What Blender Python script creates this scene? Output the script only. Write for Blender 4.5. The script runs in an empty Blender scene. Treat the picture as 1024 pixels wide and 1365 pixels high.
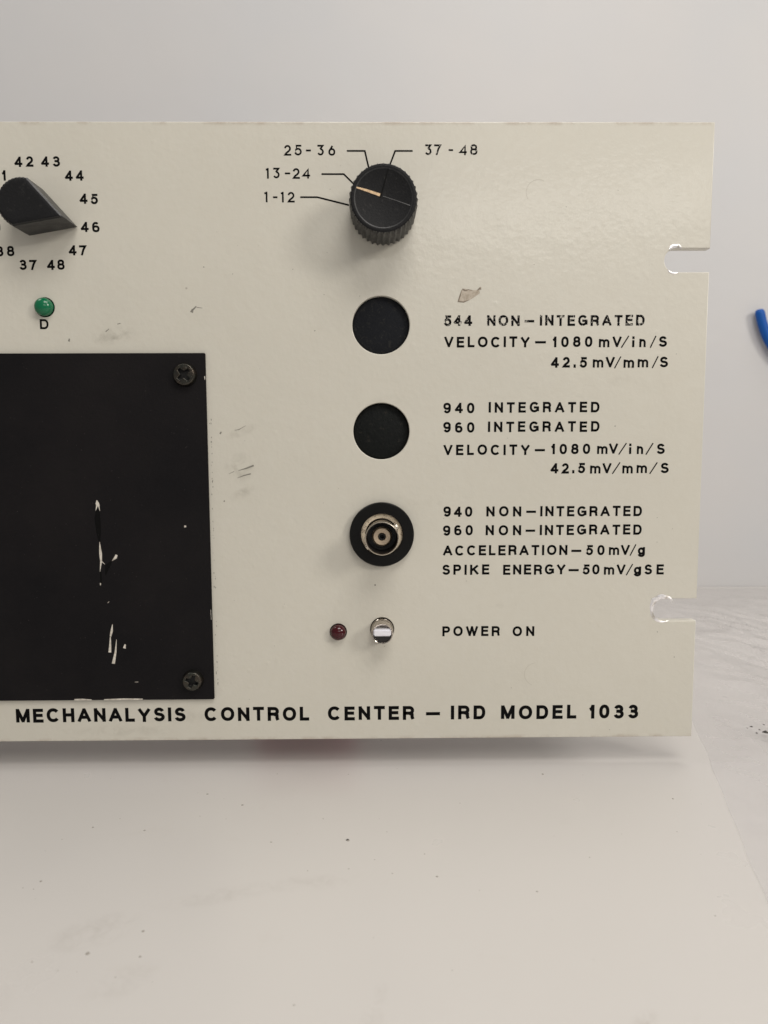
import bpy, bmesh, math, random
from math import sin, cos, pi, radians
from mathutils import Vector, Matrix, noise

random.seed(7)
MM = 0.001
S = bpy.context.scene
COL = S.collection

# ------------------------------------------------------------------ camera
# millimetres: x = 0 is the right edge of the front panel, z = 0 its bottom edge, y = 0 its painted face
pitch, yaw, roll = 0.0979, 0.0105, -0.0035
fwd = Vector((sin(yaw) * cos(pitch), cos(yaw) * cos(pitch), -sin(pitch)))
rgt = Vector((cos(yaw), -sin(yaw), 0))
upv = rgt.cross(fwd)
r2 = cos(roll) * rgt + sin(roll) * upv
u2 = -sin(roll) * rgt + cos(roll) * upv
cam = bpy.data.cameras.new('camera')
cam.sensor_fit = 'HORIZONTAL'
cam.sensor_width = 36
cam.lens = 36 * 986 / 1024
cam.clip_start = 0.01
cam.clip_end = 20
cam.dof.use_dof = True
cam.dof.focus_distance = 0.222
cam.dof.aperture_fstop = 30
co = bpy.data.objects.new('camera', cam)
COL.objects.link(co)
M = Matrix((r2, u2, -fwd)).transposed().to_4x4()
M.translation = Vector((-94.767, -214.358, 89.466)) * MM
co.matrix_world = M
S.camera = co

# ------------------------------------------------------------------ world, lamps, exposure
w = bpy.data.worlds.new('World')
S.world = w
w.use_nodes = True
w.node_tree.nodes['Background'].inputs[0].default_value = (1.0, 0.97, 0.93, 1)
w.node_tree.nodes['Background'].inputs[1].default_value = 0.24
S.view_settings.view_transform = 'Standard'
S.view_settings.look = 'None'
S.view_settings.exposure = 0.12
S.view_settings.gamma = 1.0


def area(name, loc, target, sx, sy, watts, col):
    l = bpy.data.lights.new(name, 'AREA')
    l.shape = 'RECTANGLE'
    l.size, l.size_y, l.energy, l.color = sx, sy, watts, col
    o = bpy.data.objects.new(name, l)
    COL.objects.link(o)
    o.location = loc
    o.rotation_euler = (Vector(target) - Vector(loc)).to_track_quat('-Z', 'Y').to_euler()
    return o


area('lamp_right', (0.85, -0.75, 0.62), (-0.1, 0, 0.08), 0.30, 0.30, 5.5, (1.0, 0.95, 0.87))
area('lamp_front', (0.45, -2.1, 0.78), (-0.08, 0, 0.08), 0.95, 0.09, 3.6, (1.0, 0.96, 0.90))
area('lamp_above', (0.05, -0.38, 0.66), (-0.1, 0, 0.1), 0.40, 0.25, 2.25, (1.0, 0.96, 0.90))
area('lamp_ceiling', (0.22, 0.13, 1.05), (-0.05, 0.0, 0), 0.60, 0.36, 3.2, (1.0, 0.97, 0.93))
area('fill_left', (-0.80, 0.02, 1.05), (-0.3, 0.2, 0.2), 0.50, 0.30, 2.6, (1.0, 0.97, 0.92))  # added fill, brightens the left part of the board



# ------------------------------------------------------------------ materials
def mat(name, col, rough=0.5, metal=0.0, spec=0.5, coat=0.0):
    m = bpy.data.materials.new(name)
    m.use_nodes = True
    p = m.node_tree.nodes['Principled BSDF']
    p.inputs['Base Color'].default_value = (*col, 1)
    p.inputs['Roughness'].default_value = rough
    p.inputs['Metallic'].default_value = metal
    p.inputs['Specular IOR Level'].default_value = spec
    p.inputs['Coat Weight'].default_value = coat
    return m


class NT:
    def __init__(s, m):
        s.t = m.node_tree
        s.p = s.t.nodes['Principled BSDF']

    def n(s, typ, **kw):
        nd = s.t.nodes.new(typ)
        for k, v in kw.items():
            setattr(nd, k, v)
        return nd

    def l(s, a, b):
        s.t.links.new(a, b)

    def val(s, sock, v):
        if isinstance(v, (int, float)):
            sock.default_value = v
        elif isinstance(v, tuple):
            sock.default_value = v
        else:
            s.l(v, sock)

    def math(s, op, a, b=0.0, c=0.0, clamp=False):
        nd = s.n('ShaderNodeMath', operation=op, use_clamp=clamp)
        for i, v in enumerate((a, b, c)):
            s.val(nd.inputs[i], v)
        return nd.outputs[0]

    def noise(s, scale, detail=3, rough=0.5, vec=None, dist=0.0):
        nd = s.n('ShaderNodeTexNoise')
        nd.inputs['Scale'].default_value = scale
        nd.inputs['Detail'].default_value = detail
        nd.inputs['Roughness'].default_value = rough
        nd.inputs['Distortion'].default_value = dist
        if vec is not None:
            s.l(vec, nd.inputs['Vector'])
        return nd.outputs['Fac']

    def coords(s):
        return s.n('ShaderNodeTexCoord').outputs['Object']

    def ramp(s, v, a, b, ca=0.0, cb=1.0):
        nd = s.n('ShaderNodeMapRange')
        s.l(v, nd.inputs[0])
        for i, x in enumerate((a, b, ca, cb)):
            nd.inputs[i + 1].default_value = x
        return nd.outputs[0]

    def mix(s, f, a, b):
        nd = s.n('ShaderNodeMix', data_type='RGBA')
        s.val(nd.inputs[0], f)
        s.val(nd.inputs[6], a)
        s.val(nd.inputs[7], b)
        return nd.outputs[2]

    def bump(s, h, strength, dist):
        nd = s.n('ShaderNodeBump')
        nd.inputs['Strength'].default_value = strength
        nd.inputs['Distance'].default_value = dist
        s.l(h, nd.inputs['Height'])
        s.l(nd.outputs[0], s.p.inputs['Normal'])
        return nd


def c4(*c):
    return (*c, 1.0)


# --- cream enamel with orange peel, smudges and grime
m_paint = mat('cream_enamel', (0.58, 0.54, 0.44), 0.42)
k = NT(m_paint)
tc = k.coords()
xyz = k.n('ShaderNodeSeparateXYZ')
k.l(tc, xyz.inputs[0])
X, Z = xyz.outputs[0], xyz.outputs[2]
ROOT = Vector((-241.0, 1.6, 0.0))        # millimetres; the panel's own base point
big = k.noise(14, 3, 0.55, tc)
base = k.mix(k.ramp(big, 0.35, 0.65), c4(0.570, 0.547, 0.482), c4(0.590, 0.566, 0.500))
fine = k.noise(420, 4, 0.6, tc)
base = k.mix(k.ramp(fine, 0.3, 0.7, 0.0, 0.10), base, c4(0.50, 0.45, 0.36))
# smudges: x, z, half width, half height, tilt, strength (mm)
SM = [(-168.5, 119.0, 6.5, 2.4, .15, .55), (-134.0, 81.5, 4.5, 4.2, .4, .40), (-133.5, 74.0, 4.0, 1.5, .4, .35),
      (-150.0, 7.5, 14, 2.2, 0, .20), (-172, 3.0, 16, 1.8, 0, .25), (-93, 100, 7, 2, .2, .12),
      (-60, 40.5, 6, 1.2, .1, .12), (-133, 92, 5, 1.4, .35, .28), (-81, 71, 6, 1.2, 0, .14), (-25, 106, 4, 1.5, .3, .12)]


def smudges(k, U, V, lst, ox, oz):
    tot = None
    for (sx, sz, rx, rz, an, st) in lst:
        dx = k.math('SUBTRACT', U, (sx - ox) * MM)
        dz = k.math('SUBTRACT', V, (sz - oz) * MM)
        u = k.math('ADD', k.math('MULTIPLY', dx, cos(an) / (rx * MM)), k.math('MULTIPLY', dz, sin(an) / (rx * MM)))
        v = k.math('ADD', k.math('MULTIPLY', dx, -sin(an) / (rz * MM)), k.math('MULTIPLY', dz, cos(an) / (rz * MM)))
        d = k.math('ADD', k.math('MULTIPLY', u, u), k.math('MULTIPLY', v, v))
        g = k.math('MULTIPLY', k.ramp(d, 0.0, 1.3, 1.0, 0.0), st)
        tot = g if tot is None else k.math('MAXIMUM', tot, g)
    return tot


foldr = k.ramp(k.noise(260, 4, 0.65, tc, 0.6), 0.40, 0.70)
sm = k.math('MULTIPLY', smudges(k, X, Z, SM, ROOT.x, 0), foldr)
base = k.mix(sm, base, c4(0.22, 0.20, 0.16))
# grime along the top and the bottom edge, broken up by noise
edge = k.math('MAXIMUM', k.ramp(Z, 0.1758, 0.1771), k.ramp(Z, 0.0012, 0.0, 0.0, 0.8))
edge = k.math('MULTIPLY', edge, k.ramp(k.noise(120, 5, 0.7, tc), 0.45, 0.68))
base = k.mix(k.math('MULTIPLY', edge, 0.75), base, c4(0.26, 0.17, 0.11))
# pin-head specks
vo = k.n('ShaderNodeTexVoronoi')
vo.inputs['Scale'].default_value = 95
k.l(tc, vo.inputs['Vector'])
sp = k.ramp(vo.outputs['Distance'], 0.018, 0.04, 1.0, 0.0)
wn = k.n('ShaderNodeSeparateColor')
k.l(vo.outputs['Color'], wn.inputs[0])
sp = k.math('MULTIPLY', sp, k.ramp(wn.outputs[0], 0.80, 0.84))
base = k.mix(k.math('MULTIPLY', sp, 0.6), base, c4(0.16, 0.13, 0.10))
k.l(base, k.p.inputs['Base Color'])
peel = k.noise(620, 2, 0.5, tc)
lump = k.noise(150, 2, 0.5, tc)
pv = k.n('ShaderNodeTexVoronoi')
pv.inputs['Scale'].default_value = 330
k.l(tc, pv.inputs['Vector'])
pim = k.math('MULTIPLY', k.ramp(pv.outputs['Distance'], 0.0, 0.28, 1.0, 0.0), k.ramp(k.noise(30, 2, 0.5, tc), 0.52, 0.68))
hh = k.math('ADD', k.math('MULTIPLY', peel, 0.5), k.math('MULTIPLY', lump, 0.8))
hh = k.math('ADD', hh, k.math('MULTIPLY', pim, 0.45))
k.bump(hh, 0.45, 0.00022)
k.l(k.t.nodes['Bump'].outputs[0], k.p.inputs['Coat Normal'])
k.p.inputs['Coat Weight'].default_value = 0.22
k.p.inputs['Coat Roughness'].default_value = 0.13
k.l(k.ramp(k.noise(60, 3, 0.6, tc), 0.3, 0.7, 0.30, 0.42), k.p.inputs['Roughness'])

m_core = mat('panel_aluminium', (0.62, 0.62, 0.60), 0.35, 1.0)
m_bare = mat('bare_aluminium', (0.80, 0.78, 0.77), 0.22, 0.9)
k = NT(m_bare)
tc = k.coords()
k.p.inputs['Roughness'].default_value = 0.33
k.bump(k.noise(260, 2, 0.5, tc), 0.4, 0.0005)
k.l(k.mix(k.ramp(k.noise(300, 3, 0.6, tc), 0.5, 0.66), c4(0.88, 0.86, 0.87), c4(0.50, 0.46, 0.40)), k.p.inputs['Base Color'])

m_ink = mat('black_ink', (0.004, 0.0038, 0.004), 0.7, 0, 0.06)
# worn ink: chips show the paint under it
m_worn = mat('worn_black_ink', (0.005, 0.0045, 0.005), 0.7, 0, 0.06)
k = NT(m_worn)
tc = k.coords()
tr = k.n('ShaderNodeBsdfTransparent')
ms = k.n('ShaderNodeMixShader')
nz = k.ramp(k.noise(700, 5, 0.75, tc), 0.55, 0.585, 0.0, 0.95)
k.l(nz, ms.inputs[0])
k.l(k.p.outputs[0], ms.inputs[1])
k.l(tr.outputs[0], ms.inputs[2])
k.l(ms.outputs[0], k.t.nodes['Material Output'].inputs[0])

m_cover = mat('black_satin_paint', (0.006, 0.005, 0.006), 0.55, 0, 0.16)
k = NT(m_cover)
tc = k.coords()
k.l(k.mix(k.ramp(k.noise(22, 4, 0.6, tc), 0.35, 0.7), c4(0.004, 0.0035, 0.0045), c4(0.009, 0.0075, 0.008)), k.p.inputs['Base Color'])
k.bump(k.noise(1300, 3, 0.6, tc), 0.35, 0.0002)
k.l(k.ramp(k.noise(70, 4, 0.6, tc), 0.3, 0.7, 0.5, 0.68), k.p.inputs['Roughness'])

m_knob = mat('black_knob_plastic', (0.008, 0.008, 0.009), 0.30, 0, 0.5)
k = NT(m_knob)
tc = k.coords()
k.l(k.mix(k.ramp(k.noise(700, 4, 0.7, tc), 0.5, 0.78, 0, .6), c4(0.010, 0.010, 0.011), c4(0.035, 0.034, 0.033)), k.p.inputs['Base Color'])
k.bump(k.noise(1500, 3, 0.6, tc), 0.25, 0.0001)
k.l(k.ramp(k.noise(300, 3, 0.6, tc), 0.3, 0.7, 0.34, 0.48), k.p.inputs['Roughness'])
m_ktop = mat('matte_knob_top', (0.008, 0.008, 0.009), 0.62, 0, 0.2)
k = NT(m_ktop)
tc = k.coords()
k.bump(k.noise(1600, 3, 0.7, tc), 0.6, 0.0002)
k.l(k.mix(k.ramp(k.noise(900, 4, 0.7, tc), 0.56, 0.78, 0, .6), c4(0.008, 0.008, 0.009), c4(0.04, 0.038, 0.036)), k.p.inputs['Base Color'])
m_tan = mat('cream_inlay', (0.62, 0.42, 0.24), 0.6)
k = NT(m_tan)
tc = k.coords()
k.l(k.mix(k.ramp(k.noise(900, 4, 0.7, tc), 0.45, 0.7), c4(0.70, 0.50, 0.30), c4(0.30, 0.19, 0.12)), k.p.inputs['Base Color'])
m_scr = mat('grey_scratch', (0.10, 0.10, 0.10), 0.6)
m_gouge = mat('black_gouge', (0.003, 0.003, 0.003), 0.6, 0, 0.1)
m_chip = mat('cream_undercoat', (0.55, 0.49, 0.40), 0.7)
k = NT(m_chip)
tc = k.coords()
k.l(k.mix(k.ramp(k.noise(800, 4, 0.7, tc), 0.4, 0.72), c4(0.66, 0.62, 0.55), c4(0.28, 0.24, 0.20)), k.p.inputs['Base Color'])
m_dirt = mat('brown_dirt', (0.20, 0.165, 0.13), 0.8)
m_pink = mat('stripped_paint', (0.50, 0.40, 0.32), 0.7)
k = NT(m_pink)
tc = k.coords()
k.l(k.mix(k.ramp(k.noise(700, 4, 0.7, tc), 0.4, 0.66), c4(0.49, 0.43, 0.36), c4(0.33, 0.28, 0.22)), k.p.inputs['Base Color'])
m_faint = mat('faint_scratch', (0.47, 0.44, 0.38), 0.5)
m_grey = mat('pencil_grey', (0.20, 0.19, 0.165), 0.6)
m_screw = mat('dark_screw_steel', (0.060, 0.057, 0.050), 0.24, 0.9)
k = NT(m_screw)
tc = k.coords()
k.l(k.mix(k.ramp(k.noise(500, 4, 0.7, tc), 0.4, 0.7), c4(0.055, 0.057, 0.050), c4(0.085, 0.066, 0.052)), k.p.inputs['Base Color'])
k.bump(k.noise(900, 3, 0.7, tc), 0.6, 0.0003)
m_recess = mat('screw_recess_black', (0.004, 0.004, 0.004), 0.6)
m_plug = mat('black_felt_plug', (0.014, 0.015, 0.017), 0.9, 0, 0.1)
k = NT(m_plug)
tc = k.coords()
k.bump(k.noise(1800, 4, 0.7, tc), 0.8, 0.0004)
k.l(k.mix(k.ramp(k.noise(900, 5, 0.8, tc), 0.55, 0.78), c4(0.014, 0.015, 0.018), c4(0.05, 0.048, 0.042)), k.p.inputs['Base Color'])
m_plug2 = mat('black_rubber_plug', (0.006, 0.007, 0.007), 0.6, 0, 0.12)
k = NT(m_plug2)
tc = k.coords()
k.bump(k.noise(900, 4, 0.7, tc), 0.8, 0.0005)
k.l(k.mix(k.ramp(k.noise(600, 5, 0.8, tc), 0.58, 0.80), c4(0.006, 0.007, 0.007), c4(0.045, 0.038, 0.03)), k.p.inputs['Base Color'])
m_washer = mat('black_bakelite', (0.004, 0.004, 0.004), 0.34, 0, 0.2)
m_nickel = mat('aged_nickel', (0.50, 0.41, 0.30), 0.45, 0.0)
k = NT(m_nickel)
tc = k.coords()
k.l(k.mix(k.ramp(k.noise(520, 4, 0.75, tc), 0.55, 0.66), c4(0.86, 0.74, 0.57), c4(0.16, 0.10, 0.06)), k.p.inputs['Base Color'])
m_barrel = mat('nickel_barrel', (0.60, 0.54, 0.46), 0.18, 1.0)
m_ptfe = mat('tan_insulator', (0.82, 0.65, 0.47), 0.5)
m_dark = mat('dark_socket_interior', (0.012, 0.010, 0.009), 0.4)
m_chrome = mat('worn_chrome', (0.50, 0.45, 0.40), 0.16, 1.0)
k = NT(m_chrome)
tc = k.coords()
k.bump(k.noise(420, 3, 0.6, tc), 0.5, 0.0005)
m_chip2 = mat('satin_steel_face', (0.86, 0.86, 0.92), 0.32, 0.35)
m_green = mat('green_lens', (0.0, 0.125, 0.05), 0.2, 0, 0.5)
m_green.node_tree.nodes['Principled BSDF'].inputs['Subsurface Weight'].default_value = 0.0
m_red = mat('dark_red_lens', (0.045, 0.0006, 0.004), 0.12, 0, 0.5)
m_chassis = mat('pale_chassis_paint', (0.72, 0.72, 0.71), 0.45)
m_tint = mat('pink_tint_block', (1.0, 0.30, 0.46), 0.6)  # pink of the unseen blocks that tint the table by reflection
m_blue = mat('blue_rubber', (0.003, 0.080, 0.35), 0.5, 0, 0.3)
k = NT(m_blue)
tc = k.coords()
k.bump(k.noise(400, 3, 0.6, tc), 0.3, 0.0004)

# --- white laminate of the table, white glossy board behind
m_table = mat('white_laminate', (0.70, 0.665, 0.62), 0.30)
k = NT(m_table)
tc = k.coords()
b1 = k.mix(k.ramp(k.noise(7, 4, 0.6, tc), 0.35, 0.68), c4(0.535, 0.512, 0.490), c4(0.520, 0.498, 0.480))
b1 = k.mix(k.ramp(k.noise(75, 5, 0.7, tc, 0.5), 0.62, 0.80, 0, .12), b1, c4(0.40, 0.36, 0.31))
tx = k.n('ShaderNodeSeparateXYZ')
k.l(tc, tx.inputs[0])
TS = [(-152, -74, 9, 5, .5, .30), (-128, -62, 14, 3, .3, .22), (-110, -58, 12, 3, .1, .18), (-142, -88, 7, 4, .8, .2),
      (-50, -99, 4, 2, .8, .5), (-96, -98, 2, 10, -.2, .25), (-165, -95, 6, 7, 0, .15)]
b1 = k.mix(k.math('MULTIPLY', smudges(k, tx.outputs[0], tx.outputs[1], TS, 0, 0), k.ramp(k.noise(240, 5, 0.7, tc, 0.5), 0.42, 0.72)), b1, c4(0.27, 0.24, 0.21))
st = k.n('ShaderNodeMapping')
st.inputs['Scale'].default_value = (9, 1.2, 1)
st.inputs['Rotation'].default_value = (0, 0, 0.35)
k.l(tc, st.inputs[0])
b1 = k.mix(k.ramp(k.noise(26, 5, 0.65, st.outputs[0]), 0.70, 0.80, 0, .06), b1, c4(0.38, 0.35, 0.32))
k.l(b1, k.p.inputs['Base Color'])
k.l(k.ramp(k.noise(30, 4, 0.6, tc), 0.3, 0.7, 0.26, 0.38), k.p.inputs['Roughness'])
k.bump(k.noise(35, 2, 0.5, tc), 0.10, 0.001)

m_wall = mat('white_gloss_board', (0.60, 0.59, 0.59), 0.25, 0, 0.3)
k = NT(m_wall)
tc = k.coords()
b1 = k.mix(k.ramp(k.noise(5, 3, 0.6, tc), 0.35, 0.68), c4(0.560, 0.547, 0.544), c4(0.530, 0.532, 0.546))
b1 = k.mix(k.ramp(k.noise(110, 5, 0.7, tc), 0.70, 0.80, 0, .35), b1, c4(0.35, 0.34, 0.33))
k.l(b1, k.p.inputs['Base Color'])
k.bump(k.noise(16, 3, 0.5, tc), 0.2, 0.003)
k.p.inputs['Roughness'].default_value = 0.45

m_film = mat('clear_plastic_film', (0.76, 0.73, 0.725), 0.22, 0, 0.9)
k = NT(m_film)
k.p.inputs['Coat Weight'].default_value = 1.0
k.p.inputs['Coat IOR'].default_value = 1.9
k.p.inputs['Coat Roughness'].default_value = 0.14
tc = k.coords()
tr = k.n('ShaderNodeBsdfTransparent')
ms = k.n('ShaderNodeMixShader')
ms.inputs[0].default_value = 0.52
k.l(k.p.outputs[0], ms.inputs[1])
k.l(tr.outputs[0], ms.inputs[2])
k.l(ms.outputs[0], k.t.nodes['Material Output'].inputs[0])
m_speck = mat('dark_speck', (0.05, 0.045, 0.04), 0.7)
m_speck2 = mat('grey_speck', (0.27, 0.25, 0.22), 0.7)


# ------------------------------------------------------------------ builders (all dimensions in millimetres)
WPOS = {}


def finish(name, bm, m, parent=None, loc=(0, 0, 0), smooth=False):
    """bm holds coordinates in mm relative to loc (world mm)"""
    me = bpy.data.meshes.new(name)
    bmesh.ops.scale(bm, vec=(MM, MM, MM), verts=bm.verts)
    bm.to_mesh(me)
    bm.free()
    me.materials.append(m)
    if smooth:
        for p in me.polygons:
            p.use_smooth = True
    o = bpy.data.objects.new(name, me)
    COL.objects.link(o)
    place(o, parent, loc)
    return o


def place(o, parent, loc):
    l = Vector(loc)
    WPOS[o.name] = l
    if parent is not None:
        o.parent = parent
        l = l - WPOS[parent.name]
    o.location = l * MM


def tag(o, label=None, cat=None, group=None, kind=None):
    for a, b in (('label', label), ('category', cat), ('group', group), ('kind', kind)):
        if b:
            o[a] = b
    return o


def empty(name, loc):
    o = bpy.data.objects.new(name, None)
    o.empty_display_size = 0.02
    COL.objects.link(o)
    place(o, None, loc)
    return o


def sharp(o, deg=35):
    """smooth shading that keeps edges sharper than deg"""
    me = o.data
    bm = bmesh.new()
    bm.from_mesh(me)
    for e in bm.edges:
        if len(e.link_faces) == 2 and e.calc_face_angle(0) > radians(deg):
            e.smooth = False
    for f in bm.faces:
        f.smooth = True
    bm.to_mesh(me)
    bm.free()
    return o


def lathe(prof, n=64, rmod=None, cap0=False, cap1=True):
    """profile (r, h): h is the height out of the panel (towards the viewer, -y)"""
    bm = bmesh.new()
    rings = []
    for (r, h, *q) in prof:
        ring = []
        for i in range(n):
            a = 2 * pi * i / n
            rr = r * (rmod(a, h) if (rmod and not (q and q[0])) else 1)
            ring.append(bm.verts.new((rr * cos(a), -h, rr * sin(a))))
        rings.append(ring)
    for a, b in zip(rings, rings[1:]):
        for i in range(n):
            j = (i + 1) % n
            bm.faces.new((a[i], a[j], b[j], b[i]))
    if cap1:
        bm.faces.new(rings[-1])
    if cap0:
        bm.faces.new(list(reversed(rings[0])))
    bmesh.ops.recalc_face_normals(bm, faces=bm.faces)
    return bm


def box(bm, x0, x1, y0, y1, z0, z1):
    v = [bm.verts.new(p) for p in ((x0, y0, z0), (x1, y0, z0), (x1, y1, z0), (x0, y1, z0),
                                   (x0, y0, z1), (x1, y0, z1), (x1, y1, z1), (x0, y1, z1))]
    for f in ((0, 1, 5, 4), (1, 2, 6, 5), (2, 3, 7, 6), (3, 0, 4, 7), (4, 5, 6, 7), (3, 2, 1, 0)):
        bm.faces.new([v[i] for i in f])


def ribbon(bm, pts, wd, y=-0.03, closed=False, lim=None):
    """flat stroke with mitred joins in the x-z plane; wd is a width or a list of widths"""
    n = len(pts)
    P = [Vector(p) for p in pts]
    W = wd if isinstance(wd, (list, tuple)) else [wd] * n
    L = []
    for i in range(n):
        if closed:
            a, b, c = P[i - 1], P[i], P[(i + 1) % n]
        else:
            a, b, c = P[max(i - 1, 0)], P[i], P[min(i + 1, n - 1)]
        d1 = (b - a)
        d2 = (c - b)
        if d1.length < 1e-9:
            d1 = d2
        if d2.length < 1e-9:
            d2 = d1
        d1 = d1.normalized()
        d2 = d2.normalized()
        n1 = Vector((-d1.y, d1.x))
        n2 = Vector((-d2.y, d2.x))
        m = n1 + n2
        m = m.normalized() if m.length > 1e-6 else n1
        kk = 1 / max(0.45, m.dot(n1))
        h = W[i] / 2 * kk
        za, zb = b.y + m.y * h, b.y - m.y * h
        if lim:                                  # flat-cut apexes, as on the real lettering
            za, zb = min(max(za, lim[0]), lim[1]), min(max(zb, lim[0]), lim[1])
        L.append((bm.verts.new((b.x + m.x * h, y, za)), bm.verts.new((b.x - m.x * h, y, zb))))
    for i in range(n if closed else n - 1):
        a, b = L[i], L[(i + 1) % n]
        bm.faces.new((a[0], a[1], b[1], b[0]))


def blob(bm, pts, y):
    bm.faces.new([bm.verts.new((x, y, z)) for x, z in pts])


# ------------------------------------------------------------------ lettering: strokes in a unit box
def arc(cx, cy, rx, ry, a0, a1, n=12, p=2.0):
    out = []
    for i in range(n + 1):
        a = radians(a0 + (a1 - a0) * i / n)
        c, s = cos(a), sin(a)
        q = 2.0 / p
        out.append((cx + rx * math.copysign(abs(c) ** q, c), cy + ry * math.copysign(abs(s) ** q, s)))
    return out


def ring(cx, cy, rx, ry, n=20, p=2.3):
    return ('c', arc(cx, cy, rx, ry, 0, 360 - 360 / n, n - 1, p))


def ln(*p):
    return ('o', list(p))


G = {
    '0': (.68, [ring(.5, .5, .5, .5)]),
    '1': (.40, [ln((.80, 0), (.80, 1)), ln((.0, .74), (.35, .78), (.66, .97))]),
    '2': (.66, [ln(*(arc(.48, .69, .47, .31, 172, -20, 12) + [(.72, .42), (.25, .20), (.03, .0), (1, .0)]))]),
    '3': (.68, [ln(*(arc(.48, .75, .43, .25, 168, -62, 11) + [(.38, .54)])), ln(*([(.42, .54)] + arc(.5, .27, .5, .27, 78, -168, 13)))]),
    '4': (.74, [ln((.74, 0), (.74, 1)), ln((.70, .98), (.02, .28)), ln((.04, .25), (1, .25))]),
    '5': (.68, [ln(*([(.94, 1), (.22, 1), (.10, .47)] + arc(.49, .33, .51, .33, 138, -165, 15)))]),
    '6': (.68, [ring(.5, .29, .5, .29), ln(*(arc(.5, .66, .5, .34, 42, 180, 10) + [(0, .5), (0, .30)]))]),
    '7': (.66, [ln((.0, 1), (1, 1), (.62, .58), (.34, 0))]),
    '8': (.68, [ring(.5, .76, .43, .24), ring(.5, .27, .5, .27)]),
    '9': (.68, [ring(.5, .71, .5, .29), ln(*(arc(.5, .34, .5, .34, 222, 360, 10) + [(1, .5), (1, .70)]))]),
    'A': (.86, [ln((0, 0), (.48, 1)), ln((.52, 1), (1, 0)), ln((.18, .30), (.82, .30))]),
    'C': (.84, [ln(*arc(.52, .5, .52, .5, 38, 322, 20, 2.15))]),
    'D': (.78, [ln(*([(.5, 0), (0, 0), (0, 1), (.5, 1)] + arc(.5, .5, .5, .5, 80, -80, 12, 2.2) + [(.48, 0)]))]),
    'E': (.68, [ln((1, 0), (0, 0), (0, 1), (.98, 1)), ln((0, .53), (.9, .53))]),
    'G': (.86, [ln(*(arc(.5, .5, .5, .5, 38, 338, 20, 2.15) + [(.97, .46), (.58, .46)])), ln((1, .50), (1, .0))]),
    'H': (.76, [ln((0, 0), (0, 1)), ln((1, 0), (1, 1)), ln((0, .53), (1, .53))]),
    'I': (.16, [ln((.5, 0), (.5, 1))]),
    'K': (.80, [ln((0, 0), (0, 1)), ln((.95, 1), (0, .36)), ln((.36, .60), (1, 0))]),
    'L': (.62, [ln((0, 1), (0, 0), (1, 0))]),
    'M': (.90, [ln((0, 0), (0, 1)), ln((1, 0), (1, 1)), ln((.05, 1), (.48, .03)), ln((.52, .03), (.95, 1))]),
    'N': (.76, [ln((0, 0), (0, 1)), ln((1, 0), (1, 1)), ln((.02, .98), (.98, .02))]),
    'O': (.88, [ring(.5, .5, .5, .5, 24, 2.15)]),
    'P': (.72, [ln(*([(0, 0), (0, 1), (.6, 1)] + arc(.62, .73, .38, .27, 80, -80, 9) + [(.6, .46), (0, .46)]))]),
    'R': (.76, [ln(*([(0, 0), (0, 1), (.6, 1)] + arc(.62, .74, .36, .26, 80, -80, 9) + [(.6, .48), (0, .48)])), ln((.62, .46), (.93, .36), (.94, .1), (1, 0))]),
    'S': (.72, [ln(*(arc(.5, .75, .44, .25, 12, 232, 12) + arc(.5, .26, .5, .26, 58, -170, 13)))]),
    'T': (.72, [ln((.5, 0), (.5, 1)), ln((0, 1), (1, 1))]),
    'V': (.82, [ln((0, 1), (.48, 0)), ln((.52, 0), (1, 1))]),
    'W': (1.12, [ln((0, 1), (.26, 0)), ln((.28, 0), (.49, 1)), ln((.51, 1), (.72, 0)), ln((.74, 0), (1, 1))]),
    'Y': (.82, [ln((0, 1), (.48, .42)), ln((.52, .42), (1, 1)), ln((.5, .5), (.5, 0))]),
    'i': (.16, [ln((.5, 0), (.5, .55)), ln((.5, .96), (.5, 1.0))]),
    'n': (.58, [ln((0, 0), (0, .72)), ln(*([(0, .45)] + arc(.5, .42, .5, .27, 155, 0, 8) + [(1, 0)]))]),
    'm': (.96, [ln((0, 0), (0, .72)), ln(*([(0, .48)] + arc(.25, .45, .25, .24, 155, 0, 7) + [(.5, 0)])),
                ln(*([(.5, .48)] + arc(.75, .45, .25, .24, 155, 0, 7) + [(1, 0)]))]),
    'g': (.62, [ring(.47, .36, .47, .32, 18, 2.1), ln(*([(1, .72), (1, -.02)] + arc(.5, -.04, .5, .22, 0, -165, 9)))]),
    '.': (.17, [ln((.5, -.02), (.5, .11))]),
    '/': (.44, [ln((0, -.10), (1, 1.08))]),
    '–': (.9, [ln((0, .43), (1, .43))]),
    '-': (.9, [ln((0, .46), (1, .46))]),
}
# geometric numerals of the range switch
GF = dict(G)
GF['1'] = (.30, [ln((.75, 0), (.75, 1)), ln((.0, .93), (.75, .93))])
GF['3'] = (.62, [ln((.03, 1), (.92, 1), (.40, .60)), ln(*([(.40, .60)] + arc(.47, .31, .50, .31, 90, -155, 12)))])
GF['4'] = (.74, [ln((.80, 0), (.80, 1), (.02, .24), (1, .24))])
GF['6'] = (.64, [ring(.5, .32, .5, .32), ln((.08, .48), (.62, 1.0))])


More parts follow.
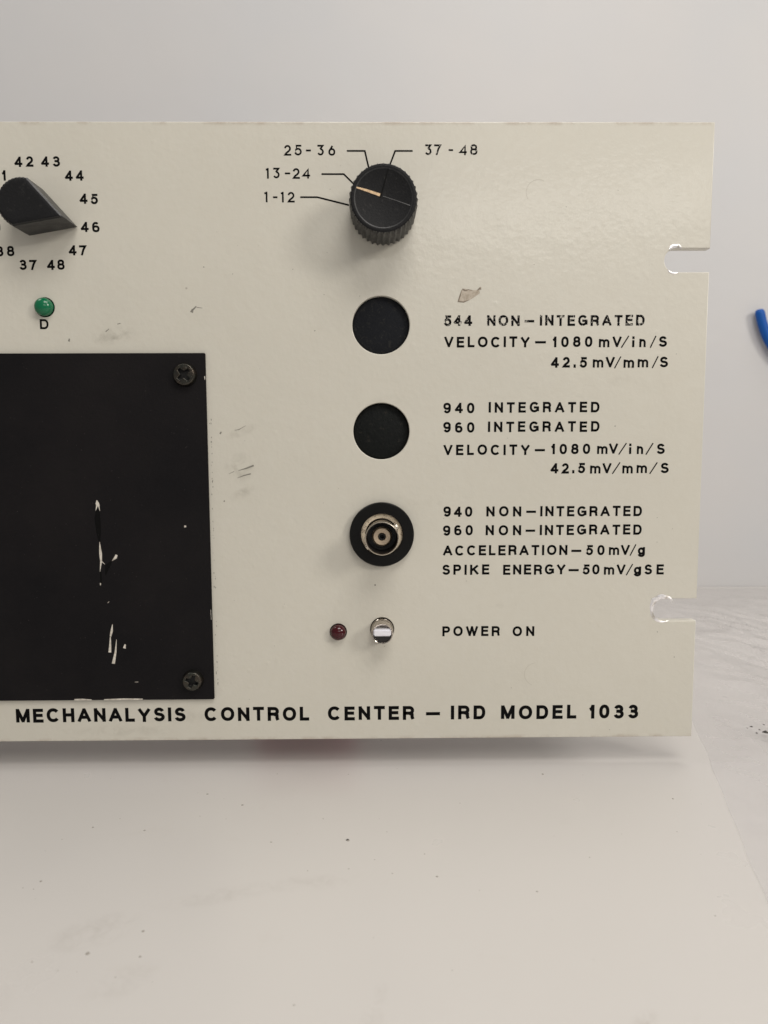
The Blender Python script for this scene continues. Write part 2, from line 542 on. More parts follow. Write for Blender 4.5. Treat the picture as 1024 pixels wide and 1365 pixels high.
def text(words, cap, wt, mtl=m_ink, glyphs=G, parent=None, xs=1.0, label=None):
    z0 = sum(wd[3] for wd in words) / len(words)
    x0 = words[0][1]
    bm = bmesh.new()
    q = 0
    for (word, xa, xb, zb) in words:
        n = len(word)
        ws = [max(glyphs[c][0] * cap * xs, wt) for c in word]
        if n == 1:
            ws = [xb - xa]
            gap = 0
        else:
            gap = (xb - xa - sum(ws)) / (n - 1)
            if gap < 0.25 * cap * .3:
                f = (xb - xa) / (sum(ws) + (n - 1) * 0.12 * cap)
                ws = [a * f for a in ws]
                gap = (xb - xa - sum(ws)) / (n - 1)
        x = xa
        for c, wg in zip(word, ws):
            t = wt * (0.52 if c == '/' else 1.0) * (.92 if c in 'mn' else 1)
            dz = random.uniform(-.02, .02) * cap
            for (kd, pts) in glyphs[c][1]:
                q += 1
                pp = []
                for (u, v) in pts:
                    iw = max(wg - t, 0)
                    pp.append((x - x0 + t / 2 + u * iw if wg > t * 1.01 else x - x0 + wg / 2, zb - z0 + dz + t / 2 + v * (cap - t)))
                # flush ends: open strokes that start or stop on the base or cap line run out to it
                if kd == 'o':
                    for e, o_ in ((0, 1), (-1, -2)):
                        d = Vector(pp[e]) - Vector(pp[o_])
                        if d.length > 0:
                            d.normalize()
                            ext = t / 2 if (abs(d.y) > .95 or abs(d.x) > .99) else t * .3
                            if c in 'AMNVW4':
                                ext = t * .45
                            if c in 'CGS2356' and abs(d.x) < .99:
                                ext = 0
                            pp[e] = (pp[e][0] + d.x * ext, pp[e][1] + d.y * ext)
                ribbon(bm, pp, t, -0.02 - 0.004 * (q % 4), kd == 'c', (zb - z0 + dz, zb - z0 + dz + cap) if c in 'AMNVWYKR1247' else None)
            x += wg + gap
    o = finish('lettering', bm, mtl, parent, (x0, 0, z0))
    if label:
        o['label'] = label
    return o


# ================================================================== THE PLACE
# table top and the white board behind it
TZ = -9.0
bm = bmesh.new()
box(bm, -900, 700, -420, 268.5, -25, 0)
o = finish('tabletop', bm, m_table, None, (0, 0, TZ))
tag(o, 'off-white laminate table top the instrument stands on', kind='structure')
bm = bmesh.new()
box(bm, -900, 700, 0, 12, -25, 900)
o = finish('wall', bm, m_wall, None, (0, 269.0, TZ))
tag(o, 'glossy white board standing up behind the instrument', kind='structure')

# ================================================================== THE INSTRUMENT
root = empty('control_panel', ROOT)
tag(root, 'cream painted rack control panel with black knobs, sockets and printed black lettering', 'control panel')

# --- front plate: outline with two open slots and holes
PH, PW, PT = 177.0, 482.6, 3.2


def outline():
    p = [(-PW, 0), (0, 0)]
    for zc, r in ((38.9, 3.35), (139.65, 3.3)):
        p.append((0, zc - r))
        p += [(-12.9 + r + r * cos(a), zc + r * sin(a)) for a in [radians(270 - 180 * i / 16) for i in range(17)]]
        p.append((0, zc + r))
    return p + [(0, PH), (-PW, PH)]


HOLES = [(-93.2, 121.8, 8.15), (-93.2, 91.8, 8.1), (-93.2, 61.9, 8.0), (-93.2, 33.6, 3.5)]
cu = bpy.data.curves.new('plate_outline', 'CURVE')
cu.dimensions = '2D'
cu.fill_mode = 'BOTH'


def spl(pts):
    s = cu.splines.new('POLY')
    s.points.add(len(pts) - 1)
    for q, (x, y) in zip(s.points, pts):
        q.co = (x * MM, y * MM, 0, 1)
    s.use_cyclic_u = True


spl(outline())
for hx, hz, hr in HOLES:
    spl([(hx + hr * cos(2 * pi * i / 64), hz + hr * sin(2 * pi * i / 64)) for i in range(64)])
cu.extrude = (PT / 2 - 0.22) * MM
cu.bevel_depth = 0.22 * MM
cu.bevel_resolution = 2
cu.offset = -0.22 * MM
tmp = bpy.data.objects.new('plate_outline', cu)
COL.objects.link(tmp)
bpy.context.view_layer.update()
me = bpy.data.meshes.new_from_object(tmp.evaluated_get(bpy.context.evaluated_depsgraph_get()))
bpy.data.objects.remove(tmp)
me.transform(Matrix.Rotation(pi / 2, 4, 'X'))
me.transform(Matrix.Translation((-ROOT.x * MM, 0, 0)))
me.name = 'front_plate'
me.materials.clear()
me.materials.append(m_paint)
plate = bpy.data.objects.new('front_plate', me)
COL.objects.link(plate)
place(plate, root, ROOT)
sharp(plate, 40)

bm = bmesh.new()
box(bm, -457, -26, 3.25, 48, 30, 174)
finish('chassis', bm, m_chassis, root, (0, 0, 0))
for fx, fy, r_, z1, mm_ in ((-122.5, 67.5, 19, 50, m_tint), (-380, 67.5, 19, 50, m_tint), (-250, 36, 9, 30, m_chassis), (-440, 36, 9, 30, m_chassis)):  # pink pair: unseen, added for a pink reflection on the table; pale pair: plain feet
    finish('unseen_foot', lathe([(r_ - 1, 0), (r_, 1), (r_, z1 + 8), (r_ - .5, z1 + 8.9)], 48, cap0=True), mm_, root, (fx, fy, z1)).rotation_euler = (pi / 2, 0, 0)

# --- burred bare metal around the slots
for zc, r, segs, lab in ((139.65, 3.3, ((62, 128), (228, 285)), None), (38.9, 3.35, ((40, 300),), None)):
    bm = bmesh.new()
    for a0, a1 in segs:
        n = 46
        inn, mid, out = [], [], []
        for i in range(n + 1):
            a = radians(a0 + (a1 - a0) * i / n)
            t = sin(pi * i / n) ** .6
            wv = (0.35 + 1.25 * max(0, sin(a)) + .45 * max(0, -cos(a)) + .35 * max(0, -sin(a))) * (1 + .22 * noise.noise(Vector((a * 3.1, zc, 0))) + .05 * (random.random() - .5)) * t * (.72 if zc > 100 else 1) + .02
            for lst, f, h in ((inn, 0.02, .02), (mid, .55, .10 + .03 * random.random()), (out, 1.0, .015)):
                rr = r + .05 + wv * f
                lst.append(bm.verts.new((-12.9 + r + rr * cos(a), -h, rr * sin(a))))
        for i in range(n):
            bm.faces.new((inn[i], inn[i + 1], mid[i + 1], mid[i]))
            bm.faces.new((mid[i], mid[i + 1], out[i + 1], out[i]))
    finish('chipped_slot_edge', bm, m_bare, root, (0, 0, zc))

# --- printed lettering (word, x of its left and right edge, base line)
SMALL = dict(cap=3.02, wt=.66, parent=root, xs=1.05)
T = [
    [('544', -75.3, -67.2, 121.45), ('NON', -63.0, -53.7, 121.45), ('–', -52.3, -49.55, 121.45), ('INTEGRATED', -47.95, -18.0, 121.5)],
    [('VELOCITY', -75.15, -50.75, 115.5), ('–', -49.2, -46.1, 115.5), ('1080', -44.25, -32.8, 115.5), ('mV', -30.95, -24.45, 115.5), ('/', -24.6, -22.3, 115.5), ('in', -21.4, -17.5, 115.5), ('/', -16.3, -14.5, 115.5), ('S', -13.75, -11.4, 115.5)],
    [('42.5', -44.6, -34.2, 109.75), ('mV', -32.55, -26.25, 109.75), ('/', -26.4, -24.4, 109.7), ('mm', -23.7, -16.6, 109.7), ('/', -15.55, -13.7, 109.7), ('S', -13.3, -10.9, 109.7)],
    [('940', -75.35, -66.4, 96.9), ('INTEGRATED', -62.3, -30.3, 97.0)],
    [('960', -75.35, -66.35, 91.35), ('INTEGRATED', -62.45, -30.15, 91.45)],
    [('VELOCITY', -75.25, -50.25, 84.85), ('–', -48.8, -45.85, 84.9), ('1080', -44.1, -32.7, 85.05), ('mV', -30.7, -24.65, 85.05), ('/', -24.5, -22.1, 85.05), ('in', -21.4, -17.3, 85.0), ('/', -16.6, -14.35, 85.0), ('S', -13.35, -11.0, 85.0)],
    [('42.5', -44.15, -34.05, 79.45), ('mV', -32.6, -26.4, 79.4), ('/', -26.2, -23.8, 79.4), ('mm', -23.2, -16.0, 79.4), ('/', -15.3, -12.95, 79.4), ('S', -12.05, -9.65, 79.4)],
    [('940', -75.2, -66.75, 66.9), ('NON', -62.65, -52.45, 66.9), ('–', -51.0, -48.15, 66.9), ('INTEGRATED', -46.9, -17.1, 66.9)],
    [('960', -75.3, -66.55, 61.4), ('NON', -62.8, -52.4, 61.4), ('–', -51.1, -48.3, 61.4), ('INTEGRATED', -46.95, -17.0, 61.4)],
    [('ACCELERATION', -75.25, -38.7, 55.5), ('–', -37.55, -34.6, 55.4), ('50', -33.3, -27.75, 55.4), ('mV', -26.5, -20.35, 55.4), ('/', -20.35, -18.45, 55.35), ('g', -17.95, -15.85, 55.35)],
    [('SPIKE', -75.45, -61.6, 49.75), ('ENERGY', -57.55, -39.15, 49.7), ('–', -38.25, -35.25, 49.6), ('50', -34.15, -29.1, 49.6), ('mV', -27.8, -21.45, 49.6), ('/', -21.3, -19.25, 49.55), ('g', -18.95, -16.8, 49.55), ('SE', -15.85, -10.1, 49.5)],
    [('POWER', -75.35, -58.3, 31.3), ('ON', -54.5, -48.05, 31.25)],
]
for i, row in enumerate(T):
    if i == 0:
        text(row, mtl=m_worn, label='printed line with its ink partly flaked off', **SMALL)
    else:
        text(row, **SMALL)
text([('MECHANALYSIS', -202.3, -151.95, 5.85), ('CONTROL', -146.3, -115.1, 5.85), ('CENTER', -109.5, -83.65, 5.82), ('–', -80.15, -75.95, 5.75), ('IRD', -72.7, -62.35, 5.8), ('MODEL', -57.65, -35.0, 5.8), ('1033', -31.2, -16.35, 5.8)],
     cap=4.28, wt=1.0, xs=1.06, parent=root, label='large bold title line along the bottom of the plate')
FUT = dict(cap=2.85, wt=.49, xs=1.05, glyphs=GF, parent=root)
text([('25', -119.9, -115.0, 168.0), ('-', -113.85, -112.45, 168), ('36', -110.7, -105.7, 168)], **FUT)
text([('37', -80.75, -76.25, 168.15), ('-', -74.2, -72.95, 168.15), ('48', -71.25, -66.15, 168.15)], mtl=m_worn, **FUT)
text([('13', -125.05, -121.2, 161.85), ('-', -119.8, -118.3, 161.85), ('24', -117.6, -112.75, 161.85)], **FUT)
text([('1', -125.6, -124.6, 155.45), ('-', -123.2, -121.95, 155.45), ('12', -121.0, -117.15, 155.45)], **FUT)
for row in [('42', -194.55, -189.3, 164.95), ('43', -187.2, -181.95, 165.0), ('44', -180.8, -175.55, 161.25), ('45', -177.0, -171.9, 155.0),
            ('46', -177.0, -171.75, 147.4), ('47', -180.65, -175.7, 141.05), ('48', -186.9, -181.95, 137.15), ('37', -194.6, -189.8, 137.15),
            ('38', -200.9, -195.8, 140.9), ('41', -201.85, -197.0, 161.3), ('39', -204.5, -199.35, 147.4)]:
    text([row], cap=2.8, wt=.60, parent=root, xs=1.08)
text([('D', -189.65, -187.2, 120.85)], cap=2.8, wt=.58, parent=root)

for pts, mm_ in (([(-102.5, 169.25), (-97.5, 169.25), (-96.4, 164.6)], m_ink), ([(-84.2, 169.25), (-89.05, 169.25), (-90.9, 164.6)], m_ink),
                 ([(-109.6, 163.05), (-103.4, 163.05), (-100.0, 159.8)], m_ink), ([(-115.6, 156.85), (-110.85, 156.85), (-102.0, 154.7)], m_ink)):
    bm = bmesh.new()
    ribbon(bm, [(a - pts[1][0], b - pts[1][1]) for a, b in pts], .46, -.03)
    finish('leader_line', bm, mm_, root, (pts[1][0], 0, pts[1][1]))

# --- marks on the paint
bm = bmesh.new()
for pts, wd in (([(-134.6, 80.6), (-132.2, 81.3), (-130.1, 82.1)], [.12, .42, .5]), ([(-134.9, 78.5), (-133, 79.2), (-131, 79.7)], [.1, .32, .34]),
                ([(-137.3, 79.7), (-135.8, 80.4)], [.1, .16]), ([(-139.6, 91.2), (-139.2, 91.8)], [.5, .3]),
                ([(-146.8, 125.4), (-146.4, 126.3)], [.9, .5]), ([(-146.3, 126.2), (-145.4, 127.1)], [.5, .3]), ([(-145.3, 126.8), (-143.7, 126.6)], [.2, .12]),
                ([(-181.7, 117.4), (-181.5, 118.2)], [.6, .3]), ([(-138.9, 71.6), (-138.8, 72)], [.4, .3]), ([(-95.4, 46.8), (-95, 46.9)], [.45, .4]),
                ([(-25.8, 93), (-25.5, 93.1)], [.3, .3]), ([(-135.4, 92.2), (-134.2, 92.4), (-132.2, 93.5)], [.1, .2, .08]), ([(-143.2, 137.9), (-142.8, 137.9)], [.25, .2]),
                ([(-112.2, 120.2), (-111.8, 120.3)], [.2, .2]), ([(-11.5, 32.2), (-11.3, 32.3)], [.3, .3]), ([(-190.9, 126.9), (-190.6, 127)], [.5, .3]),
                ([(-6.2, 24.5), (-6, 24.6)], [.3, .3]), ([(-167.8, 122.2), (-166.9, 122.4)], [.25, .2]), ([(-171.2, 120.1), (-170.2, 120.9)], [.3, .15])):
    x0, z0 = -140, 90
    ribbon(bm, [(a - x0, b - z0) for a, b in pts], wd, -.025)
for i in range(70):
    x, z, r = random.uniform(-140, -3), random.uniform(2, 175), random.uniform(.05, .14)
    blob(bm, [(x + 140 + r * random.uniform(.6, 1.2) * cos(a), z - 90 + r * random.uniform(.6, 1.2) * sin(a)) for a in [2 * pi * j / 6 for j in range(6)]], -.024)
for i in range(46):
    z = random.uniform(14, 96)
    x, r = -142.35 + random.uniform(-.12, .35), random.uniform(.05, .13)
    blob(bm, [(x + 140 + r * cos(a), z - 90 + r * random.uniform(1, 4) * sin(a)) for a in [2 * pi * j / 6 for j in range(6)]], -.024)
o = finish('scuff_mark', bm, m_grey, root, (-140, 0, 90))
tag(o, kind='stuff')
bm = bmesh.new()
for cx, cz, a0, a1, r in ((-47.3, 19.6, 95, 250, 3.5), (-49.0, 158.2, 60, 215, 3.4)):
    n = 9
    bm = bmesh.new()
    ribbon(bm, [(r * cos(radians(a0 + (a1 - a0) * i / n)), r * sin(radians(a0 + (a1 - a0) * i / n))) for i in range(n + 1)], .12, -.022)
    finish('round_scratch', bm, m_faint, root, (cx, 0, cz))
bm = bmesh.new()
blob(bm, [(-3.0, -2.2), (-1.4, -2.35), (.3, -1.7), (1.6, -.9), (3.2, .2), (3.0, .9), (3.7, 1.7), (3.3, 2.0), (2.4, 1.1), (1.0, 1.0), (.1, 1.2), (-1.4, 1.5), (-2.0, 1.2), (-2.6, -.6)], -.02)
o = finish('flaked_paint_patch', bm, m_pink, root, (-68.3, 0, 130.4))
bm = bmesh.new()
ribbon(bm, [(-2.0, 1.1), (-2.5, -.7), (-2.95, -2.1), (-1.4, -2.25), (.2, -1.65)], [.1, .42, .3, .34, .08], -.03)
ribbon(bm, [(-1.8, 1.3), (-.9, .9), (.0, 1.2), (1.1, .95)], [.5, .35, .2, .12], -.034)
ribbon(bm, [(2.4, 1.0), (3.2, 1.6), (3.5, 1.2)], [.2, .5, .2], -.03)
finish('dirt_rim', bm, m_dirt, o, (-68.3, 0, 130.4))

# --- range switch knob: fluted skirt, plain top with engraved lines
NF = 36


def flute(a, h):
    return 1.0 - 0.062 * (0.5 - 0.5 * cos(a * NF)) ** 0.8


KX, KZ = -92.5, 152.5
prof = [(8.95, 0.4), (9.05, 0.6), (9.15, 12.2), (8.95, 12.9), (8.7, 13.2, 1), (8.35, 13.35, 1), (7.75, 13.4, 1), (7.45, 13.2, 1), (0.2, 13.15, 1)]
kn = finish('range_knob', lathe(prof, NF * 10, flute), m_knob, root, (KX, 0, KZ))
sharp(kn, 50)
for nm, pts, wd, mm_ in (('pointer_line', [(-.9, .75), (-4.2, 1.85), (-7.3, 2.75)], [.75, .65, .35], m_tan),
                         ('engraved_line', [(-.8, .1), (1.3, 7.4)], [.34, .26], m_gouge),
                         ('scratched_line', [(-.1, .45), (3.5, -.7), (7.0, -1.9)], [.16, .12, .22], m_scr)):
    bm = bmesh.new()
    ribbon(bm, pts, wd, -13.27 if nm != 'engraved_line' else -13.26)
    finish(nm, bm, mm_, kn, (KX, 0, KZ))

# --- pointer knob of the channel switch
PX, PZ = -188.6, 152.45
tip = Vector((10.85, -3.75))
ta = math.atan2(tip.y, tip.x)
R0 = 6.6


def ptr_outline(off, steps=40):
    ha = math.asin(5.55 / tip.length)
    r = R0 - off
    dd = 5.55 - off
    tl = tip.length - off / sin(ha)
    t = Vector((cos(ta), sin(ta))) * tl
    b = math.acos(min(1, dd / r))
    pts = []
    # flats meet the round body at these angles
    n_up, n_dn = ta + pi / 2 - ha, ta - pi / 2 + ha
    a0, a1 = n_up + b, n_dn - b + 2 * pi
    for i in range(steps + 1):
        a = a0 + (a1 - a0) * i / steps
        rr = r * (1 - .022 * (i % 2) * (1 if off < .5 else .5))
        pts.append((rr * cos(a), rr * sin(a)))
    for s, f in ((n_dn, .5),):
        pass
    pts.append((t.x, t.y))
    return pts


bm = bmesh.new()
layers = [(0.0, .4), (0.0, 9.7), (.35, 10.3), (.9, 10.5), (1.6, 10.45)]
rings = []
for off, h in layers:
    rings.append([bm.verts.new((x, -h, z)) for x, z in ptr_outline(off)])
nn = len(rings[0])
for a, b in zip(rings, rings[1:]):
    for i in range(nn):
        j = (i + 1) % nn
        bm.faces.new((a[i], a[j], b[j], b[i]))
bm.faces.new(rings[-1])
bmesh.ops.recalc_face_normals(bm, faces=bm.faces)
pk = finish('pointer_knob', bm, m_knob, root, (PX, 0, PZ))
sharp(pk, 25)

for o_ in (kn, pk):
    o_.data.materials.append(m_ktop)
    for p in o_.data.polygons:
        if p.normal.y < -.85:
            p.material_index = 1

# --- indicator lamps
def led(x, z, r, h, m):
    prof = [(r, 0.0), (r, h - r * .72)]
    for i in range(1, 9):
        a = radians(i * 11)
        prof.append((r * cos(a), h - r * .72 + r * .72 * sin(a)))
    o_ = finish('indicator_lamp', lathe(prof, 40), m, root, (x, 0, z), True)
    bm_ = lathe([(r + .28, 0.0), (r + .22, .05), (r + .02, .06)], 40, cap1=False)
    finish('lamp_bezel', bm_, m_ink, o_, (x, 0, z))
    return o_


led(-188.0, 126.9, 2.5, 2.8, m_green)['label'] = 'green round lamp lens above the letter D'
led(-106.15, 32.85, 2.28, 2.6, m_red)['label'] = 'unlit dark red round lamp lens left of the switch'

# --- blanked socket holes
for hz, hr, mm_ in ((121.8, 8.1, m_plug), (91.8, 8.05, m_plug2)):
    finish('hole_plug', lathe([(hr + .6, -2.6), (hr - .15, -1.7), (hr - .7, -1.45), (.2, -1.4)], 64), mm_, root, (-93.2, 0, hz), True)

# --- coaxial socket
BX, BZ = -93.2, 62.0
sk = finish('coaxial_socket', lathe([(9.1, 0.0), (9.35, .3), (9.35, 1.7), (9.1, 2.0), (6.3, 2.0), (6.05, 1.7), (6.0, -1.2)], 96, cap1=False), m_washer, root, (BX, 0, BZ))
sharp(sk, 35)
sharp(finish('flange', lathe([(6.05, .4), (5.6, .6), (4.6, .65)], 64), m_nickel, sk, (BX, 0, BZ)), 35)
sharp(finish('barrel', lathe([(4.75, -.8), (4.75, 1.2), (4.4, 1.6), (4.4, 8.6), (4.75, 8.9), (4.75, 10.4), (4.66, 10.6), (4.5, 10.65), (4.38, 10.5), (4.36, 10.2)], 72, cap1=False), m_barrel, sk, (BX, 0, BZ)), 35)
sharp(finish('socket_interior', lathe([(4.37, 10.22), (4.2, 3.0), (2.5, 2.95)], 64), m_dark, sk, (BX, 0, BZ)), 35)
sharp(finish('inner_sleeve', lathe([(2.9, 3.0), (2.9, 5.6), (2.75, 5.7), (2.6, 5.6)], 48, cap1=False), m_barrel, sk, (BX, 0, BZ)), 35)
sharp(finish('insulator', lathe([(2.5, 1.0), (2.45, 6.3), (2.3, 6.5), (1.18, 6.5), (1.1, 6.3), (1.1, 3.0)], 48, cap1=False), m_ptfe, sk, (BX, 0, BZ)), 35)
sharp(finish('contact', lathe([(1.08, 3.0), (1.0, 6.2), (.85, 6.3), (.62, 6.25), (.55, 6.1), (.5, 4.0)], 32), m_dark, sk, (BX, 0, BZ)), 35)
for a in (radians(35), radians(215)):
    b_ = lathe([(.9, 0), (.9, 1.0), (.75, 1.2)], 20)
    l_ = finish('bayonet_lug', b_, m_barrel, sk, (BX + 4.3 * cos(a), -6.2, BZ + 4.3 * sin(a)), True)
    l_.rotation_euler = (0, 0, 0)
    d = Vector((cos(a), 0, sin(a)))
    l_.rotation_euler = Vector((0, -1, 0)).rotation_difference(d).to_euler()

# --- power switch: chromed collar with a flat-faced lever
SX, SZ = -93.2, 33.6
sw = finish('power_switch', lathe([(3.3, 0.0), (3.3, .5), (3.15, .7), (3.1, 4.8), (3.05, 5.2), (2.9, 5.5), (2.7, 5.4), (2.6, 3.5), (.2, 3.4)], 56), m_chrome, root, (SX, 0, SZ))
sharp(sw, 35)
finish('switch_washer', lathe([(4.2, -2.4), (3.0, -.5), (2.0, -.4)], 48), m_dark, sw, (SX, 0, SZ))
bm = bmesh.new()
box(bm, -2.5, 2.5, -6.4, -3.6, -.5, 1.5)
bmesh.ops.bevel(bm, geom=bm.edges[:], offset=.3, segments=2, affect='EDGES')
sharp(finish('lever', bm, m_chip2, sw, (SX, 0, SZ)), 50)
bm = bmesh.new()
pts = [(2.62 * cos(radians(a)), 2.62 * sin(radians(a))) for a in range(195, 346, 10)]
vs = [bm.verts.new((x, -5.0, z)) for x, z in pts]
bm.faces.new(vs)
finish('lever_shade', bm, m_dark, sw, (SX, 0, SZ))  # flat dark patch, shade below the lever put in as colour

# --- black cover plate with two cross-head screws in view
bm = bmesh.new()
box(bm, -197.5, 0, -1.1, 0.0, 0, 101.1)
bmesh.ops.bevel(bm, geom=[e for e in bm.edges], offset=.18, segments=2, affect='EDGES')
cv = finish('cover_plate', bm, m_cover, root, (-143.1, 0, 12.9))
sharp(cv, 50)


def screw(x, z, r, ang):
    n, mr = 96, 30
    bm = bmesh.new()
    rings = []
    for j in range(mr + 1):
        t = j / mr
        rad = r * t
        dome = 1.9 * (1 - .12 * t * t) if t < .80 else 1.9 * (1 - .12 * t * t) - 1.55 * ((t - .80) / .2) ** 1.8
        rg = []
        for i in range(n):
            a = 2 * pi * i / n
            u, v = rad * cos(a - ang), rad * sin(a - ang)
            # cross recess whose arms widen towards the centre
            def arm(p, q):
                hw = .46 + .38 * math.exp(-(abs(p) / 1.0) ** 2)
                return max(0, min(1, (hw - abs(q)) / .10)) * max(0, min(1, (r * .60 - abs(p)) / .14))
            dd = max(arm(u, v), arm(v, u))
            hgt = dome - 1.5 * dd
            rg.append(bm.verts.new((rad * cos(a), -hgt, rad * sin(a))))
            if j == 0:
                break
        rings.append(rg)
    c0 = rings[0][0]
    for i in range(n):
        bm.faces.new((c0, rings[1][i], rings[1][(i + 1) % n]))
    for a, b in zip(rings[1:], rings[2:]):
        for i in range(n):
            k2 = (i + 1) % n
            bm.faces.new((a[i], b[i], b[k2], a[k2]))
    bmesh.ops.recalc_face_normals(bm, faces=bm.faces)
    o_ = finish('screw', bm, m_screw, cv, (x, -1.1, z), True)
    o_.data.materials.append(m_recess)
    for p in o_.data.polygons:
        c = p.center
        if math.hypot(c.x, c.z) < r * .60 * MM and -c.y < 1.55 * MM:
            p.material_index = 1
    return o_


screw(-148.85, 107.9, 3.45, radians(42))
screw(-149.1, 18.9, 3.15, radians(68))

bm = bmesh.new()
x0, z0 = -173, 50
for pts, wd in (([(-175.25, 72.3), (-175.15, 71.4), (-174.95, 70.5)], [.2, 1.0, .95]), ([(-175.25, 70.8), (-175.7, 69.3)], [.5, .08]), ([(-174.8, 70.8), (-174.5, 69.2)], [.4, .08]),
                ([(-174.95, 60.2), (-174.9, 58.4), (-174.8, 56.8), (-174.75, 54.5), (-175.2, 51.4)], [.08, .5, .8, .55, .08]), ([(-174.7, 54.6), (-173.7, 53.6)], [.3, .1]),
                ([(-170.2, 56.4), (-170.5, 55.6), (-171.6, 54.6)], [.6, .8, .08]), ([(-175.2, 48.1), (-175.2, 47.4)], [.35, .15]),
                ([(-172.2, 35.8), (-172.5, 33.8), (-172.9, 32.2)], [.15, .7, .45]), ([(-172.95, 32.1), (-173.1, 29.5), (-173.3, 27.4)], [.25, .6, .85]),
                ([(-171.2, 31.3), (-171.6, 27.6), (-172.4, 24)], [.1, .55, .9]), ([(-168.7, 29.8), (-169.0, 28.6)], [.4, .8]),
                ([(-150.4, 64.6), (-149.8, 64.6)], [.6, .5]), ([(-166.3, 18.4), (-165.3, 18.4)], [.12, .14]), ([(-173.3, 42.2), (-172.9, 42.6)], [.2, .15]),
                ([(-184.3, 13.15), (-182, 13.2), (-179.2, 13.05)], [.45, .5, .25]), ([(-175.6, 13.1), (-170, 13.2), (-164.2, 13.15)], [.3, .5, .4]),
                ([(-143.3, 107.5), (-143.25, 106.5)], [.3, .15]), ([(-143.35, 40), (-143.3, 37)], [.12, .1])):
    bm = bmesh.new()
    ribbon(bm, [(a - pts[0][0], b - pts[0][1]) for a, b in pts], wd, -1.125 - .004 * random.random())
    finish('paint_scratch', bm, m_chip, cv, (pts[0][0], 0, pts[0][1]))
bm = bmesh.new()
for pts, wd in (([(-175.1, 70), (-175.3, 67), (-175.1, 63), (-175, 60)], [.9, 1.7, 1.4, .4]), ([(-175, 51.5), (-175, 48)], [.4, .6]), ([(-171.8, 54.4), (-173, 53), (-173.6, 50.5)], [.5, 1.4, .3])):
    bm = bmesh.new()
    ribbon(bm, [(a - pts[0][0], b - pts[0][1]) for a, b in pts], wd, -1.115)
    finish('gouge', bm, m_gouge, cv, (pts[0][0], 0, pts[0][1]))

bm = bmesh.new()
for i in range(160):
    x, z, r = random.uniform(-57, -.5), random.uniform(.5, 100), random.uniform(.03, .09)
    blob(bm, [(x + r * random.uniform(.6, 1.4) * cos(a), z + r * random.uniform(.6, 1.4) * sin(a)) for a in [2 * pi * j / 5 for j in range(5)]], -1.118)
o = finish('dust', bm, mat('grey_dust', (.07, .065, .06), .9, 0, .1), cv, (-143.1, 0, 12.9))
tag(o, kind='stuff')

# ================================================================== OTHER THINGS
# blue cable curving down in front of the board
def tube(pts, rad, n=16, close_start=True):
    P = [Vector(p) for p in pts]
    bm = bmesh.new()
    rings = []
    up = Vector((0, 1, 0))
    for i, p in enumerate(P):
        t = (P[min(i + 1, len(P) - 1)] - P[max(i - 1, 0)]).normalized()
        a = t.cross(up).normalized()
        b = a.cross(t).normalized()
        rr = rad(i) if callable(rad) else rad
        rings.append([bm.verts.new(p + (a * cos(2 * pi * q / n) + b * sin(2 * pi * q / n)) * rr) for q in range(n)])
    for a, b in zip(rings, rings[1:]):
        for i in range(n):
            j = (i + 1) % n
            bm.faces.new((a[i], a[j], b[j], b[i]))
    bm.faces.new(rings[0])
    bm.faces.new(rings[-1])
    bmesh.ops.recalc_face_normals(bm, faces=bm.faces)
    return bm


def bez(p, n=14):
    out = []
    for s in range(0, len(p) - 3, 3):
        a, b, c, d = [Vector(q) for q in p[s:s + 4]]
        for i in range(n):
            t = i / n
            out.append(a * (1 - t) ** 3 + b * 3 * t * (1 - t) ** 2 + c * 3 * t * t * (1 - t) + d * t ** 3)
    out.append(Vector(p[-1]))
    return out


YB = 264.5
cp = [(150.2, YB, 169.4), (151.9, YB, 163), (154.5, YB, 151.5), (165, YB, 141), (180, YB, 127), (204, YB, 140), (208, YB, 165),
      (211, YB, 200), (213, YB - 6, 250), (213, YB - 8, 300)]
path = bez(cp)
rr0 = [1.2, 2.3, 2.85]
hd = [path[0] + Vector((-.35, 0, 1.7)), path[0] + Vector((-.25, 0, 1.2))]
full = hd + path
cab = finish('blue_hook', tube([(v - Vector((150.2, YB, 169.4))) for v in full], lambda i: (1.3, 2.3, 2.85)[i] if i < 3 else 2.95, 18), m_blue, None, (150.2, YB, 169.4), True)
tag(cab, 'blue rounded rubber hook end at the right edge against the white board', 'hook')

# wrinkled clear film lying on the table to the right
bm = bmesh.new()
left = [(-37, -160), (-11.5, -65.5), (14.8, 32.2), (36, 110), (60, 213), (75, 266)]


def lx(y):
    for (xa, ya), (xb, yb) in zip(left, left[1:]):
        if ya <= y <= yb:
            t = (y - ya) / (yb - ya)
            return xa + (xb - xa) * t
    return left[-1][0]


NX, NY = 150, 220
grid = []
for j in range(NY + 1):
    y = -160 + 425 * j / NY
    row = []
    for i in range(NX + 1):
        s = i / NX
        x = lx(y) + 230 * s + 1.2 * noise.noise(Vector((y * .05, 0, 3))) * (1 - s)
        v = Vector((x * .022, y * .014, 0))
        rdg = 1 - abs(noise.noise(v * 1.6 + Vector((3, 1, 5)))) * 2.4
        fine_ = 1 - abs(noise.noise(Vector((x * .11 + y * .05, y * .035, 2)))) * 2
        amp = .5 + .5 * noise.noise(Vector((x * .013, y * .013, 9)))
        h = .35 + 2.6 * max(0, rdg) ** 2 + 3.6 * amp * max(0, fine_) ** 2 + .25 * noise.noise(Vector((x * .3, y * .2, 1)))
        h = h * min(1, s * 6 + .03) * min(1, max(0, (258 - y) / 110)) + .10 * min(1, s * 10)
        row.append(bm.verts.new((x, y, max(h, .015))))
    grid.append(row)
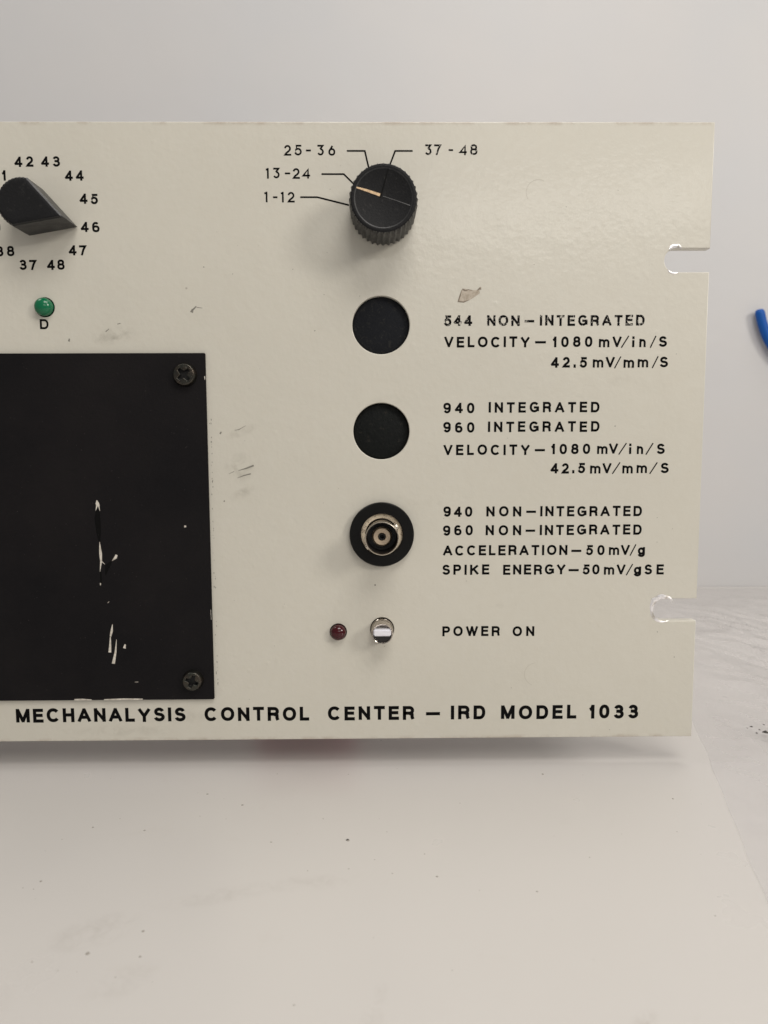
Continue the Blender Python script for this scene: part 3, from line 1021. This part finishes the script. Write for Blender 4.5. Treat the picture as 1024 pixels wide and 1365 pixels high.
for j in range(NY):
    for i in range(NX):
        bm.faces.new((grid[j][i], grid[j][i + 1], grid[j + 1][i + 1], grid[j + 1][i]))
o = finish('plastic_sheet', bm, m_film, None, (0, 0, TZ), True)
tag(o, 'wrinkled clear plastic sheet lying on the white table right of the panel', 'plastic sheet')

# crumbs and pin-head marks on the table
bm = bmesh.new()
SPK = [(-102.1, -40.6, .45), (-131.4, -22.3, .35), (-167.6, -33.3, .35), (-150.8, -80.2, .5), (-170.4, -56.4, .35), (-46, -5.3, .4), (-13.7, -20.9, .35),
       (-81.4, -56.1, .3), (-153.9, -35, .3), (-142.3, -15.9, .35), (-142.1, -73.8, .35), (-140.4, -81.2, .3), (-109, -30, .2), (-121, -41, .25), (-60, -62, .25)]
for i in range(60):
    SPK.append((random.uniform(-175, 0), random.uniform(-112, 0), random.uniform(.08, .2)))
for x, y, r in SPK:
    c = bm.verts.new((x, y, r * .5))
    rg = [bm.verts.new((x + r * random.uniform(.7, 1.2) * cos(a), y + r * random.uniform(.7, 1.2) * sin(a), .01)) for a in [2 * pi * q / 7 for q in range(7)]]
    for q in range(7):
        bm.faces.new((c, rg[q], rg[(q + 1) % 7]))
o = finish('crumbs', bm, m_speck2, None, (0, 0, TZ))
tag(o, 'tiny dark crumbs and specks scattered over the white table', 'crumbs', kind='stuff')
bm = bmesh.new()
for x, y, r in [(-102.2, -40.4, .5), (33.2, 19.8, 1.0), (32.3, 21.9, .4), (30.0, 19.2, .45), (36.1, 26.3, .4), (31.0, 24.6, .5), (35.0, 21.0, .35), (29.0, 23.5, .3)]:
    n = 8
    zt = 1.9 if x > 0 else 0
    c = bm.verts.new((x, y, r * .7 + zt))
    rg = [bm.verts.new((x + r * random.uniform(.7, 1.2) * cos(a), y + r * random.uniform(.7, 1.2) * sin(a), .01 + zt)) for a in [2 * pi * q / n for q in range(n)]]
    for q in range(n):
        bm.faces.new((c, rg[q], rg[(q + 1) % n]))
o = finish('grit', bm, m_speck, None, (0, 0, TZ))
tag(o, 'small cluster of black grit on the plastic sheet', 'grit', kind='stuff')
